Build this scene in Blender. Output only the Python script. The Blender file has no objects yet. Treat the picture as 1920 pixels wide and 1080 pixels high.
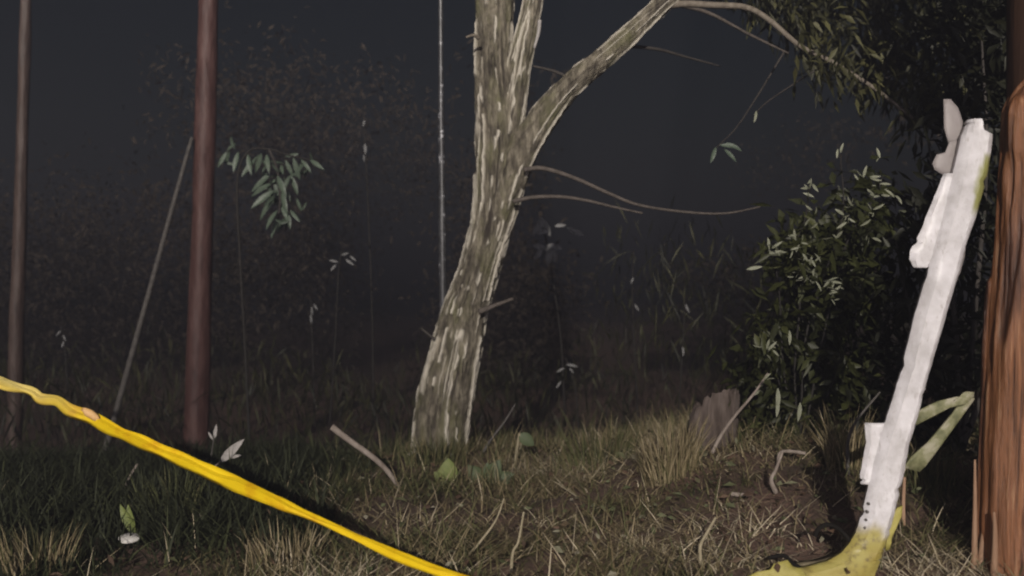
import bpy, math, random
import numpy as np
from mathutils import Vector, Matrix

random.seed(11)
RNG = np.random.default_rng(11)
sc = bpy.context.scene
COL = sc.collection

# ------------------------------------------------------------------ camera, sky, sun, exposure
F = 2059.0                       # focal length in pixels of a 1920 wide picture
CZ = 1.5                         # camera height
cd = bpy.data.cameras.new('camera')
cam = bpy.data.objects.new('camera', cd)
COL.objects.link(cam)
cam.location = (0, 0, CZ)
cam.rotation_euler = (math.radians(90), 0, 0)
cd.sensor_width = 36
cd.lens = 36 * F / 1920
cd.clip_end = 400
cd.dof.use_dof = True
cd.dof.focus_distance = 4.8
cd.dof.aperture_fstop = 2.1
sc.camera = cam

SUN_EL = math.radians(16.0)
SUN_SIDE = math.radians(-5.0)    # the light stands behind the camera, a little to its left
world = bpy.data.worlds.new('World')
sc.world = world
world.use_nodes = True
wn = world.node_tree
bg = wn.nodes['Background']
sky = wn.nodes.new('ShaderNodeTexSky')
sky.sky_type = 'NISHITA'
sky.sun_disc = False
sky.sun_elevation = SUN_EL
sky.sun_rotation = math.radians(180) - SUN_SIDE
wn.links.new(sky.outputs[0], bg.inputs[0])
bg.inputs[1].default_value = 0.0022

sl = bpy.data.lights.new('sun', 'SUN')
sl.energy = 5.0
sl.angle = math.radians(0.6)
sl.color = (1.0, 0.92, 0.83)
sun = bpy.data.objects.new('sun', sl)
COL.objects.link(sun)
sun_dir = Vector((-math.sin(SUN_SIDE) * math.cos(SUN_EL), math.cos(SUN_SIDE) * math.cos(SUN_EL), -math.sin(SUN_EL)))
sun.rotation_euler = sun_dir.to_track_quat('-Z', 'Y').to_euler()

sc.view_settings.view_transform = 'Standard'
sc.view_settings.look = 'None'
sc.view_settings.exposure = 0.55
sc.view_settings.gamma = 1
sc.view_settings.use_curve_mapping = False
sc.render.engine = 'CYCLES'
sc.cycles.use_denoising = True
sc.cycles.volume_bounces = 0
sc.cycles.max_bounces = 5
sc.cycles.filter_width = 2.0

# ------------------------------------------------------------------ helpers
def at(px, py, d):
    """A point d metres in front of the camera, as surveyed in the 1920x1080 picture."""
    return Vector(((px - 960) / F * d, d, CZ - (py - 540) / F * d))

def sstep(a, b, x):
    t = np.clip((np.asarray(x, float) - a) / (b - a), 0, 1)
    return t * t * (3 - 2 * t)

_lat = {}
def vnoise(u, v, seed=0, wrap=0):
    """Smooth value noise in -1..1; wrap = period in u."""
    if seed not in _lat:
        _lat[seed] = np.random.default_rng(1000 + seed).uniform(-1, 1, (256, 256))
    L = _lat[seed]
    u = np.asarray(u, float); v = np.asarray(v, float)
    iu = np.floor(u).astype(int); iv = np.floor(v).astype(int)
    fu = u - iu; fv = v - iv
    fu = fu * fu * (3 - 2 * fu); fv = fv * fv * (3 - 2 * fv)
    w = wrap or 256
    a = L[iu % w % 256, iv % 256]; b = L[(iu + 1) % w % 256, iv % 256]
    c = L[iu % w % 256, (iv + 1) % 256]; d = L[(iu + 1) % w % 256, (iv + 1) % 256]
    return (a * (1 - fu) + b * fu) * (1 - fv) + (c * (1 - fu) + d * fu) * fv

def gz(x, y):
    x = np.asarray(x, float); y = np.asarray(y, float)
    z = 0.44 - 0.10 * sstep(-0.2, -2.2, x) + 0.2 * sstep(0.1, 1.5, x) * sstep(3.7, 5.6, y)
    z = z * sstep(0.6, 3.6, y)
    z = z + 0.09 * np.exp(-((x - 1.15) / 0.55) ** 2 - ((y - 5.6) / 0.7) ** 2)
    z = z - (0.42 + 0.1 * sstep(0, -2, x)) * sstep(6.6, 10.0, y)
    z = z + 0.035 * vnoise(x * 1.7 + 40, y * 1.7 + 40, 1) + 0.016 * vnoise(x * 6 + 40, y * 6 + 40, 2)
    return z + 0.3 * vnoise(x * 0.15 + 50, y * 0.15 + 50, 3) * sstep(10, 18, y)

def g(x, y):
    return float(gz(x, y))

def gpt(px, d):
    x = (px - 960) / F * d
    return Vector((x, d, g(x, d)))

def ground_hit(px, py, lift=0.0):
    """Distance at which the line of sight through a picture point meets the ground."""
    for q in np.arange(3.0, 12, 0.02):
        p = at(px, py, q)
        if p.z < g(p.x, q) + lift:
            return float(q)
    return None
dsc = ground_hit(243, 1010, 0.06)

def mesh_obj(name, V, Fc, mat=None, parent=None, smooth=True, attrs=None, quad=None):
    V = np.asarray(V, float).reshape(-1, 3)
    me = bpy.data.meshes.new(name)
    if parent is not None:
        V = V - np.array(parent.matrix_basis.translation if parent.parent is None else parent_origin(parent))
    me.from_pydata(V.tolist(), [], [tuple(int(i) for i in f) for f in Fc]) if len(Fc) < 4000 else fast_mesh(me, V, Fc)
    me.update()
    for k, a in (attrs or {}).items():
        at_ = me.attributes.new(k, 'FLOAT', 'POINT')
        at_.data.foreach_set('value', np.asarray(a, np.float32).ravel())
    if smooth:
        me.polygons.foreach_set('use_smooth', np.ones(len(me.polygons), bool))
    o = bpy.data.objects.new(name, me)
    COL.objects.link(o)
    if mat:
        me.materials.append(mat)
    if parent is not None:
        o.parent = parent
    return o

def parent_origin(p):
    v = Vector((0, 0, 0))
    while p is not None:
        v += p.location
        p = p.parent
    return v

def fast_mesh(me, V, Fc):
    Fc = np.asarray(Fc, np.int32)
    n, k = Fc.shape
    me.vertices.add(len(V)); me.vertices.foreach_set('co', V.astype(np.float32).ravel())
    me.loops.add(n * k); me.loops.foreach_set('vertex_index', Fc.ravel())
    me.polygons.add(n)
    me.polygons.foreach_set('loop_start', np.arange(0, n * k, k, dtype=np.int32))
    me.polygons.foreach_set('loop_total', np.full(n, k, np.int32))

def tag(o, label=None, cat=None, group=None, kind=None):
    for k, v in (('label', label), ('category', cat), ('group', group), ('kind', kind)):
        if v:
            o[k] = v
    return o

def thing(name, loc, label, cat, group=None):
    o = bpy.data.objects.new(name, None)
    o.empty_display_size = 0.1
    COL.objects.link(o)
    o.location = loc
    return tag(o, label, cat, group)

def spline(P, R, n):
    """Catmull-Rom through the points P with radii R: n samples."""
    P = np.array([list(p) for p in P], float); R = np.array(R, float)
    A = np.column_stack([P, R])
    A = np.vstack([2 * A[0] - A[1], A, 2 * A[-1] - A[-2]])
    m = len(P) - 1
    t = np.linspace(0, m, n); i = np.minimum(t.astype(int), m - 1); f = (t - i)[:, None]
    p0, p1, p2, p3 = A[i], A[i + 1], A[i + 2], A[i + 3]
    C = 0.5 * (2 * p1 + (p2 - p0) * f + (2 * p0 - 5 * p1 + 4 * p2 - p3) * f ** 2 + (3 * p1 - p0 - 3 * p2 + p3) * f ** 3)
    return C[:, :3], np.maximum(C[:, 3], 0.0006)

def sweep(P, R, nu, nv, disp=None, cap=True):
    """Tube with an optional radial displacement disp(theta01, s) -> (metres, attributes)."""
    C, r = spline(P, R, nv)
    T = np.gradient(C, axis=0); T /= np.linalg.norm(T, axis=1)[:, None] + 1e-9
    ref = np.array([0, 1.0, 0]) if abs(T[0][1]) < 0.8 else np.array([1.0, 0, 0])
    X = np.cross(T, ref); X /= np.linalg.norm(X, axis=1)[:, None]
    Y = np.cross(X, T)
    s = np.concatenate([[0], np.cumsum(np.linalg.norm(np.diff(C, axis=0), axis=1))])
    th = np.arange(nu) / nu
    TH, S = np.meshgrid(th, s)
    att = {}
    rr = np.repeat(r[:, None], nu, 1)
    if disp:
        dd, att = disp(TH, S, rr)
        rr = rr + dd
    ang = TH * 2 * np.pi
    V = C[:, None, :] + rr[..., None] * (np.cos(ang)[..., None] * X[:, None, :] + np.sin(ang)[..., None] * Y[:, None, :])
    V = V.reshape(-1, 3)
    i = np.arange(nv - 1)[:, None] * nu; j = np.arange(nu)[None, :]; k = (j + 1) % nu
    Q = np.stack([i + j, i + k, i + nu + k, i + nu + j], -1).reshape(-1, 4)
    att = {k_: a.ravel() for k_, a in att.items()}
    if cap:
        V = np.vstack([V, C[:1], C[-1:] + T[-1:] * r[-1] * 0.3])
        b = len(V) - 2
        caps = [(b, (q + 1) % nu, q, q) for q in range(nu)]
        e = (nv - 1) * nu
        caps += [(b + 1, e + q, e + (q + 1) % nu, e + (q + 1) % nu) for q in range(nu)]
        for k_ in att:
            att[k_] = np.concatenate([att[k_], [0.3, 0.3]])
        tri = [c[:3] for c in caps]
        return V, Q, tri, att
    return V, Q, [], att

def tube(name, P, R, mat, parent=None, nu=10, nv=24, disp=None):
    V, Q, tri, att = sweep(P, R, nu, nv, disp)
    faces = [tuple(q) for q in Q] + tri
    if len(faces) >= 4000:
        # triangles to quads are not mixed in the fast path: split everything into triangles
        T = np.vstack([Q[:, [0, 1, 2]], Q[:, [0, 2, 3]], np.array(tri)])
        return mesh_obj(name, V, T, mat, parent, True, att)
    me_o = None
    faces_ = faces
    me = bpy.data.meshes.new(name)
    off = np.array(parent_origin(parent)) if parent is not None else 0
    me.from_pydata((V - off).tolist(), [], [tuple(int(i) for i in f) for f in faces_])
    for k_, a in att.items():
        t_ = me.attributes.new(k_, 'FLOAT', 'POINT'); t_.data.foreach_set('value', a.astype(np.float32))
    me.polygons.foreach_set('use_smooth', np.ones(len(me.polygons), bool))
    me.materials.append(mat)
    o = bpy.data.objects.new(name, me); COL.objects.link(o)
    if parent is not None:
        o.parent = parent
    return o

def leaves_arrays(P, D, L, W, N=None, fold=0.18):
    """Folded, pointed leaves: P base points, D directions, L lengths, W widths."""
    P = np.asarray(P, float); D = np.asarray(D, float)
    D = D / (np.linalg.norm(D, axis=1)[:, None] + 1e-9)
    n = len(P)
    if N is None:
        N = RNG.normal(size=(n, 3))
    S = np.cross(D, N); S /= np.linalg.norm(S, axis=1)[:, None] + 1e-9
    N = np.cross(S, D)
    L = np.asarray(L)[:, None]; W = np.asarray(W)[:, None]
    droop = np.array([0, 0, -1.0])
    mid = P + D * L * 0.45
    tip = P + D * L + droop * L * 0.12
    V = np.stack([P, mid + S * W * 0.5 + N * W * fold, mid - S * W * 0.5 + N * W * fold, tip, mid], 1).reshape(-1, 3)
    b = (np.arange(n) * 5)[:, None]
    Fc = np.concatenate([b + np.array([[0, 4, 1]]), b + np.array([[0, 2, 4]]), b + np.array([[1, 4, 3]]), b + np.array([[4, 2, 3]])], 0)
    return V, Fc

# ------------------------------------------------------------------ materials
def new_mat(name):
    m = bpy.data.materials.new(name)
    m.use_nodes = True
    return m, m.node_tree.nodes, m.node_tree.links, m.node_tree.nodes['Principled BSDF']

def noise_node(N, Lk, scale, detail=4, rough=0.6, stretch=None):
    tc = N.new('ShaderNodeTexCoord')
    n = N.new('ShaderNodeTexNoise')
    n.inputs['Scale'].default_value = scale
    n.inputs['Detail'].default_value = detail
    n.inputs['Roughness'].default_value = rough
    if stretch:
        mp = N.new('ShaderNodeMapping'); mp.inputs['Scale'].default_value = stretch
        Lk.new(tc.outputs['Object'], mp.inputs[0]); Lk.new(mp.outputs[0], n.inputs['Vector'])
    else:
        Lk.new(tc.outputs['Object'], n.inputs['Vector'])
    return n

def ramp(N, Lk, src, stops):
    r = N.new('ShaderNodeValToRGB')
    e = r.color_ramp.elements
    while len(e) < len(stops):
        e.new(0.5)
    for q, (p, c) in zip(e, stops):
        q.position = p; q.color = (*c, 1)
    Lk.new(src, r.inputs[0])
    return r

def mix(N, Lk, fac, a, b):
    m = N.new('ShaderNodeMix'); m.data_type = 'RGBA'
    for s, v in ((m.inputs[0], fac), (m.inputs[6], a), (m.inputs[7], b)):
        if hasattr(v, 'links') or hasattr(v, 'is_linked'):
            Lk.new(v, s)
        elif isinstance(v, (int, float)):
            s.default_value = v
        else:
            s.default_value = (*v, 1)
    return m.outputs[2]

def attr(N, name):
    a = N.new('ShaderNodeAttribute'); a.attribute_name = name
    return a.outputs['Fac']

def bump(N, Lk, b, src, strength, dist=0.01):
    bp = N.new('ShaderNodeBump')
    bp.inputs['Strength'].default_value = strength; bp.inputs['Distance'].default_value = dist
    Lk.new(src, bp.inputs['Height']); Lk.new(bp.outputs[0], b.inputs['Normal'])

def mat_noise(name, stops, scale, rough=0.7, stretch=None, bumpv=0.3, dist=0.01, spec=0.3, detail=5):
    m, N, Lk, b = new_mat(name)
    n = noise_node(N, Lk, scale, detail, 0.65, stretch)
    r = ramp(N, Lk, n.outputs['Fac'], stops)
    Lk.new(r.outputs[0], b.inputs['Base Color'])
    b.inputs['Roughness'].default_value = rough
    b.inputs['Specular IOR Level'].default_value = spec
    if bumpv:
        n2 = noise_node(N, Lk, scale * 3, 4, 0.6, stretch)
        bump(N, Lk, b, n2.outputs['Fac'], bumpv, dist)
    return m

def mat_tone(name, stops, rough=0.55, spec=0.3):
    """Colour chosen piece by piece through the attribute tone."""
    m, N, Lk, b = new_mat(name)
    r = ramp(N, Lk, attr(N, 'tone'), stops)
    n = noise_node(N, Lk, 60, 2)
    c = mix(N, Lk, n.outputs['Fac'], r.outputs[0], r.outputs[0])
    hsv = N.new('ShaderNodeHueSaturation')
    mr = N.new('ShaderNodeMapRange'); mr.inputs[3].default_value = 0.75; mr.inputs[4].default_value = 1.25
    Lk.new(n.outputs['Fac'], mr.inputs[0]); Lk.new(mr.outputs[0], hsv.inputs['Value']); Lk.new(c, hsv.inputs['Color'])
    Lk.new(hsv.outputs[0], b.inputs['Base Color'])
    b.inputs['Roughness'].default_value = rough
    b.inputs['Specular IOR Level'].default_value = spec
    return m

M = {}
# main tree bark: tan grey strips, pale crest lines, olive moss
m, N, Lk, b = new_mat('bark')
n1 = noise_node(N, Lk, 24, 7, 0.75, (1, 1, 0.24))
base = ramp(N, Lk, n1.outputs['Fac'], [(0.38, (0.045, 0.037, 0.026)), (0.5, (0.145, 0.125, 0.090)), (0.62, (0.30, 0.265, 0.20))])
n2 = noise_node(N, Lk, 7, 4, 0.7, (1, 1, 0.5))
mo = ramp(N, Lk, n2.outputs['Fac'], [(0.46, (0, 0, 0)), (0.66, (0.75, 0.75, 0.75))])
c = mix(N, Lk, mo.outputs[0], base.outputs[0], (0.135, 0.132, 0.058))
c = mix(N, Lk, attr(N, 'furrow'), c, (0.030, 0.022, 0.016))
c = mix(N, Lk, attr(N, 'pale'), c, (0.68, 0.63, 0.53))
n4 = noise_node(N, Lk, 40, 3, 0.7, (1, 1, 0.3))
dk = ramp(N, Lk, n4.outputs['Fac'], [(0.66, (0, 0, 0)), (0.74, (0.7, 0.7, 0.7))])
c = mix(N, Lk, dk.outputs[0], c, (0.05, 0.036, 0.026))
Lk.new(c, b.inputs['Base Color'])
b.inputs['Roughness'].default_value = 0.75
n3 = noise_node(N, Lk, 70, 5, 0.7, (1, 1, 0.12))
bump(N, Lk, b, n3.outputs['Fac'], 1.0, 0.02)
M['bark'] = m

M['thin_bark'] = mat_noise('thin_bark', [(0.3, (0.11, 0.09, 0.07)), (0.7, (0.22, 0.19, 0.15))], 30, 0.7)
M['far_twig'] = mat_noise('far_twig', [(0.3, (0.03, 0.026, 0.024)), (0.7, (0.07, 0.062, 0.055))], 20, 0.8)
M['dark_stem'] = mat_noise('dark_stem', [(0.3, (0.016, 0.014, 0.012)), (0.7, (0.03, 0.027, 0.024))], 20, 0.8)
M['twig'] = mat_noise('twig', [(0.3, (0.06, 0.05, 0.042)), (0.7, (0.13, 0.11, 0.095))], 24, 0.75)
M['red_bark'] = mat_noise('red_bark', [(0.28, (0.034, 0.016, 0.014)), (0.5, (0.075, 0.036, 0.031)), (0.75, (0.12, 0.066, 0.057))], 16, 0.55, (1, 1, 0.2), 0.7, 0.010, 0.3)
M['grey_bark'] = mat_noise('grey_bark', [(0.3, (0.040, 0.027, 0.023)), (0.7, (0.10, 0.068, 0.056))], 16, 0.55, (1, 1, 0.2), 0.6, 0.010, 0.3)
m, N, Lk, b = new_mat('galvanised')
n = noise_node(N, Lk, 18, 5, 0.75)
r = ramp(N, Lk, n.outputs['Fac'], [(0.35, (0.035, 0.035, 0.035)), (0.6, (0.07, 0.07, 0.075)), (0.66, (0.42, 0.42, 0.44))])  # pale specks are glints put into the colour
Lk.new(r.outputs[0], b.inputs['Base Color']); b.inputs['Metallic'].default_value = 0.2; b.inputs['Roughness'].default_value = 0.4
M['galvanised'] = m
M['deadwood'] = mat_noise('deadwood', [(0.3, (0.14, 0.11, 0.09)), (0.7, (0.34, 0.29, 0.25))], 30, 0.8, (1, 1, 0.4))
M['dark_deadwood'] = mat_noise('dark_deadwood', [(0.3, (0.055, 0.05, 0.046)), (0.7, (0.12, 0.11, 0.10))], 30, 0.8)
M['stump'] = mat_noise('stump', [(0.35, (0.045, 0.033, 0.027)), (0.52, (0.11, 0.085, 0.072)), (0.68, (0.19, 0.155, 0.138))], 18, 0.85, (1, 1, 0.2), 0.6)

# soil
m, N, Lk, b = new_mat('soil')
n = noise_node(N, Lk, 1.6, 6, 0.65)
r = ramp(N, Lk, n.outputs['Fac'], [(0.3, (0.085, 0.064, 0.046)), (0.5, (0.165, 0.105, 0.078)), (0.7, (0.22, 0.132, 0.100))])
n2 = noise_node(N, Lk, 45, 5, 0.7)
r2 = ramp(N, Lk, n2.outputs['Fac'], [(0.35, (0.55, 0.55, 0.55)), (0.7, (1.35, 1.3, 1.25))])
mm = N.new('ShaderNodeMix'); mm.data_type = 'RGBA'; mm.blend_type = 'MULTIPLY'; mm.inputs[0].default_value = 1
Lk.new(r.outputs[0], mm.inputs[6]); Lk.new(r2.outputs[0], mm.inputs[7])
Lk.new(mm.outputs[2], b.inputs['Base Color'])
b.inputs['Roughness'].default_value = 0.9
bump(N, Lk, b, n2.outputs['Fac'], 1.0, 0.03)
M['soil'] = m

M['grass'] = mat_tone('grass', [(0.0, (0.016, 0.019, 0.010)), (0.15, (0.040, 0.046, 0.022)), (0.35, (0.098, 0.105, 0.041)), (0.6, (0.178, 0.140, 0.076)), (0.85, (0.33, 0.27, 0.165)), (1.0, (0.50, 0.43, 0.31))], 0.7, 0.2)
M['dark_leaf'] = mat_tone('dark_leaf', [(0.0, (0.009, 0.010, 0.005)), (0.15, (0.013, 0.014, 0.007)), (0.6, (0.034, 0.034, 0.014)), (1.0, (0.095, 0.092, 0.038))], 0.55, 0.25)
M['shrub_leaf'] = mat_tone('shrub_leaf', [(0.0, (0.018, 0.021, 0.007)), (0.6, (0.042, 0.047, 0.014)), (1.0, (0.12, 0.125, 0.045))], 0.5, 0.3)
M['green_leaf'] = mat_tone('green_leaf', [(0.0, (0.035, 0.060, 0.036)), (0.6, (0.075, 0.115, 0.075)), (1.0, (0.17, 0.20, 0.14))], 0.45, 0.4)
M['pale_leaf'] = mat_noise('pale_leaf', [(0.3, (0.14, 0.155, 0.10)), (0.7, (0.34, 0.345, 0.26))], 30, 0.5)
M['far_leaf'] = mat_noise('far_leaf', [(0.3, (0.13, 0.13, 0.13)), (0.7, (0.20, 0.20, 0.195))], 30, 0.5)
M['dry_leaf'] = mat_noise('dry_leaf', [(0.3, (0.28, 0.265, 0.25)), (0.7, (0.44, 0.41, 0.39))], 30, 0.6)
M['bright_leaf'] = mat_noise('bright_leaf', [(0.3, (0.12, 0.16, 0.04)), (0.7, (0.19, 0.21, 0.07))], 30, 0.5)
M['straw'] = mat_noise('straw', [(0.3, (0.22, 0.19, 0.12)), (0.7, (0.36, 0.31, 0.21))], 30, 0.7)

# torn post: scuffed white paint above, chrome yellow below, primer showing at the edges
m, N, Lk, b = new_mat('white_paint')
n = noise_node(N, Lk, 9, 5, 0.7)
r = ramp(N, Lk, n.outputs['Fac'], [(0.35, (0.50, 0.48, 0.48)), (0.62, (0.74, 0.72, 0.74))])
n2 = noise_node(N, Lk, 75, 6, 0.75, (1, 1, 0.35))
sc1 = ramp(N, Lk, n2.outputs['Fac'], [(0.57, (0, 0, 0)), (0.62, (0.4, 0.4, 0.4)), (0.72, (0.9, 0.9, 0.9))])
c = mix(N, Lk, sc1.outputs[0], r.outputs[0], (0.34, 0.31, 0.29))
ny = noise_node(N, Lk, 14, 3, 0.6)
yel = ramp(N, Lk, ny.outputs['Fac'], [(0.3, (0.34, 0.27, 0.065)), (0.7, (0.43, 0.38, 0.12))])
c = mix(N, Lk, attr(N, 'yellow'), c, yel.outputs[0])
c = mix(N, Lk, attr(N, 'primer'), c, (0.27, 0.27, 0.09))
nm = noise_node(N, Lk, 22, 6, 0.75)
mud = ramp(N, Lk, nm.outputs['Fac'], [(0.52, (0, 0, 0)), (0.64, (0.8, 0.8, 0.8))])
mulm = N.new('ShaderNodeMath'); mulm.operation = 'MULTIPLY'
Lk.new(mud.outputs[0], mulm.inputs[0]); Lk.new(attr(N, 'yellow'), mulm.inputs[1])
c = mix(N, Lk, mulm.outputs[0], c, (0.13, 0.095, 0.045))
Lk.new(c, b.inputs['Base Color'])
b.inputs['Roughness'].default_value = 0.42
bump(N, Lk, b, n2.outputs['Fac'], 0.12, 0.004)
M['white_paint'] = m
M['flap'] = mat_noise('flap', [(0.3, (0.27, 0.24, 0.235)), (0.7, (0.36, 0.33, 0.32))], 12, 0.5, None, 0.15)
M['primer_green'] = mat_noise('primer_green', [(0.34, (0.10, 0.105, 0.05)), (0.5, (0.21, 0.21, 0.11)), (0.62, (0.36, 0.34, 0.25))], 16, 0.6, None, 0.2)
M['yellow_paint'] = mat_noise('yellow_paint', [(0.2, (0.12, 0.095, 0.045)), (0.42, (0.34, 0.30, 0.075)), (0.7, (0.46, 0.41, 0.13))], 14, 0.55, None, 0.3)
M['olive_sheet'] = mat_noise('olive_sheet', [(0.3, (0.15, 0.125, 0.075)), (0.7, (0.27, 0.23, 0.15))], 20, 0.7)

# timber of the broken pole
m, N, Lk, b = new_mat('pole_timber')
n = noise_node(N, Lk, 46, 8, 0.75, (1, 1, 0.06))
fresh = ramp(N, Lk, n.outputs['Fac'], [(0.36, (0.080, 0.028, 0.010)), (0.46, (0.20, 0.082, 0.032)), (0.55, (0.27, 0.112, 0.050)), (0.68, (0.44, 0.25, 0.135))])
skin = ramp(N, Lk, n.outputs['Fac'], [(0.38, (0.035, 0.013, 0.007)), (0.50, (0.10, 0.038, 0.020)), (0.62, (0.22, 0.105, 0.062))])
c = mix(N, Lk, attr(N, 'fresh'), skin.outputs[0], fresh.outputs[0])
c = mix(N, Lk, attr(N, 'furrow'), c, (0.035, 0.014, 0.008))
Lk.new(c, b.inputs['Base Color']); b.inputs['Roughness'].default_value = 0.38
bump(N, Lk, b, n.outputs['Fac'], 0.9, 0.012)
M['pole_timber'] = m
M['creosote'] = mat_noise('creosote', [(0.3, (0.024, 0.011, 0.006)), (0.7, (0.070, 0.034, 0.019))], 24, 0.75, (1, 1, 0.08))
M['splinter'] = mat_noise('splinter', [(0.3, (0.22, 0.12, 0.07)), (0.7, (0.40, 0.26, 0.17))], 30, 0.7, (1, 1, 0.1))

# tape
m, N, Lk, b = new_mat('tape')
n = noise_node(N, Lk, 9, 3)
r = ramp(N, Lk, n.outputs['Fac'], [(0.35, (0.66, 0.36, 0.006)), (0.5, (0.82, 0.55, 0.008)), (0.7, (0.86, 0.62, 0.012))])
c = mix(N, Lk, attr(N, 'faded'), r.outputs[0], (0.72, 0.60, 0.22))
Lk.new(c, b.inputs['Base Color']); b.inputs['Roughness'].default_value = 0.38
tr = N.new('ShaderNodeBsdfTranslucent'); Lk.new(c, tr.inputs[0])
M['tape'] = m
M['knot'] = mat_noise('knot', [(0.3, (0.66, 0.38, 0.12)), (0.7, (0.74, 0.50, 0.27))], 20, 0.5)
M['scrap'] = mat_noise('scrap', [(0.3, (0.58, 0.55, 0.52)), (0.7, (0.72, 0.70, 0.66))], 20, 0.6)

# ------------------------------------------------------------------ ground
xs = np.concatenate([np.linspace(-45, -4.5, 28), np.linspace(-4.4, 3.6, 161), np.linspace(3.8, 45, 28)])
ys = np.concatenate([np.linspace(-8, 2.4, 16), np.linspace(2.5, 11, 171), np.linspace(11.5, 90, 60)])
XX, YY = np.meshgrid(xs, ys)
ZZ = gz(XX, YY)
nx, ny_ = len(xs), len(ys)
i = np.arange(ny_ - 1)[:, None] * nx; j = np.arange(nx - 1)[None, :]
Q = np.stack([i + j, i + j + 1, i + nx + j + 1, i + nx + j], -1).reshape(-1, 4)
tag(mesh_obj('ground', np.stack([XX, YY, ZZ], -1), Q, M['soil']), kind='structure')

# ------------------------------------------------------------------ main tree
def bark_disp(amp, fr, seed, flute=0.0):
    """Long split strips: pale torn crests beside dark furrows, both running up the stem with jagged edges."""
    def f(TH, S, rr):
        jag = 0.10 * vnoise(TH * fr * 2, S * 13, seed + 5, fr * 2) + 0.07 * vnoise(TH * fr * 3, S * 40, seed + 15, fr * 3) + 0.25 * vnoise(TH * 4, S * 1.5, seed + 16, 4)
        a = vnoise(TH * fr + jag, S * 0.62 + 3, seed, fr)
        a2 = vnoise(TH * fr * 2 + jag, S * 0.85 + 13, seed + 1, fr * 2)
        e = 1e-3
        ga = np.abs(vnoise((TH + e) * fr + jag, S * 0.62 + 3, seed, fr) - a) / e
        ga2 = np.abs(vnoise((TH + e) * fr * 2 + jag, S * 0.85 + 13, seed + 1, fr * 2) - a2) / e
        wd = 0.105 / fr
        crest = np.maximum(np.clip(1.3 - np.abs(a) / (ga * wd * 1.5 + 0.015), 0, 1), 0.85 * np.clip(1.2 - np.abs(a2) / (ga2 * wd + 0.015), 0, 1) * sstep(-0.1, .2, vnoise(TH * 5, S * 2.1, seed + 21, 5)))
        gate = sstep(-0.05, 0.12, vnoise(TH * fr, S * 2.6, seed + 2, fr) + 1.0 * vnoise(TH * fr * 2, S * 13, seed + 3, fr * 2))
        pale = crest ** 1.2 * gate
        fur = np.clip(1.3 - np.abs(a - 0.30) / (ga * wd * 1.7 + 0.015), 0, 1) * sstep(-0.35, 0.2, vnoise(TH * fr, S * 3.2 + 17, seed + 7, fr))
        fur = np.maximum(fur, 0.9 * np.clip(1.2 - np.abs(a2 - 0.3) / (ga2 * wd * 1.3 + 0.015), 0, 1) * sstep(0.0, 0.4, vnoise(TH * fr, S * 4 + 27, seed + 17, fr)))
        sidec = np.abs(np.abs(np.cos(TH * 2 * np.pi + 0.12 * vnoise(S * 2.5, S * 0, seed + 8) + 0.5 * jag)) - 0.94)
        sidep = np.clip(1.2 - sidec * 16, 0, 1) * sstep(-0.3, 0.0, vnoise(S * 4.2 + TH.round() * 7, S * 0 + 5, seed + 9))
        pale = np.maximum(pale, 0.9 * sidep)  # streaks along both side edges, light-catching bark painted pale
        fur = fur * (1 - pale)
        plate = np.sign(a) * np.minimum(np.abs(a) * 5, 1)
        fl = np.sin(TH * 2 * np.pi * 3 + 1.3 * vnoise(S * 1.3, S * 0, seed + 4) + seed)
        rough = vnoise(TH * fr * 5, S * 30, seed + 18, fr * 5)
        d = amp * (pale * 0.9 + 0.35 * plate - 1.2 * fur + 0.3 * rough + 0.5 * vnoise(TH * 7, S * 7, seed + 19, 7)) + flute * fl * rr
        return d, {'pale': np.clip(pale, 0, 1) * 0.95, 'furrow': np.clip(fur, 0, 1) * 0.92}
    return f

def pxr(w, d):
    return w / 2 / F * d

TD = 7.0
tb = gpt(825, TD)
tree = thing('tree', tb, 'pale barked forked tree with peeling strips, tallest trunk in the middle', 'tree')
prof = [(820, 920, 190), (823, 886, 140), (826, 862, 112), (829, 825, 102), (837, 750, 101), (857, 650, 92), (878, 570, 80), (900, 500, 72), (924, 400, 76),
        (934, 300, 84), (932, 200, 80), (926, 100, 68), (927, 0, 72), (925, -120, 66), (922, -330, 54)]
tube('trunk', [at(x, y, TD) for x, y, w in prof], [pxr(w, TD) for x, y, w in prof], M['bark'], tree, 260, 620, bark_disp(0.014, 16, 20, 0.05))
prof = [(930, 450, 40), (952, 360, 58), (978, 290, 56), (1010, 235, 50), (1064, 166, 43), (1144, 98, 37), (1238, 12, 29), (1330, -70, 25), (1430, -190, 20)]
limb = tube('limb', [at(x, y, TD - 0.02 - 0.03 * k) for k, (x, y, w) in enumerate(prof)], [pxr(w, TD) for x, y, w in prof], M['bark'], tree, 140, 320, bark_disp(0.010, 11, 40, 0.03))
prof = [(940, 330, 36), (955, 230, 50), (970, 140, 46), (985, 70, 40), (1000, 0, 36), (1012, -100, 32), (1030, -300, 26)]
tube('limb', [at(x, y, TD - 0.05) for x, y, w in prof], [pxr(w, TD) for x, y, w in prof], M['bark'], tree, 120, 260, bark_disp(0.010, 9, 60, 0.03))

def px_twig(name, pts, d, w0, w1, mat, parent, dd=0.0, nv=30):
    n = len(pts)
    P = [at(x, y, d + dd * k / max(1, n - 1)) for k, (x, y) in enumerate(pts)]
    R = [pxr(w0 + (w1 - w0) * k / max(1, n - 1), d) for k in range(n)]
    return tube(name, P, R, mat, parent, 8, nv)

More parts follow.
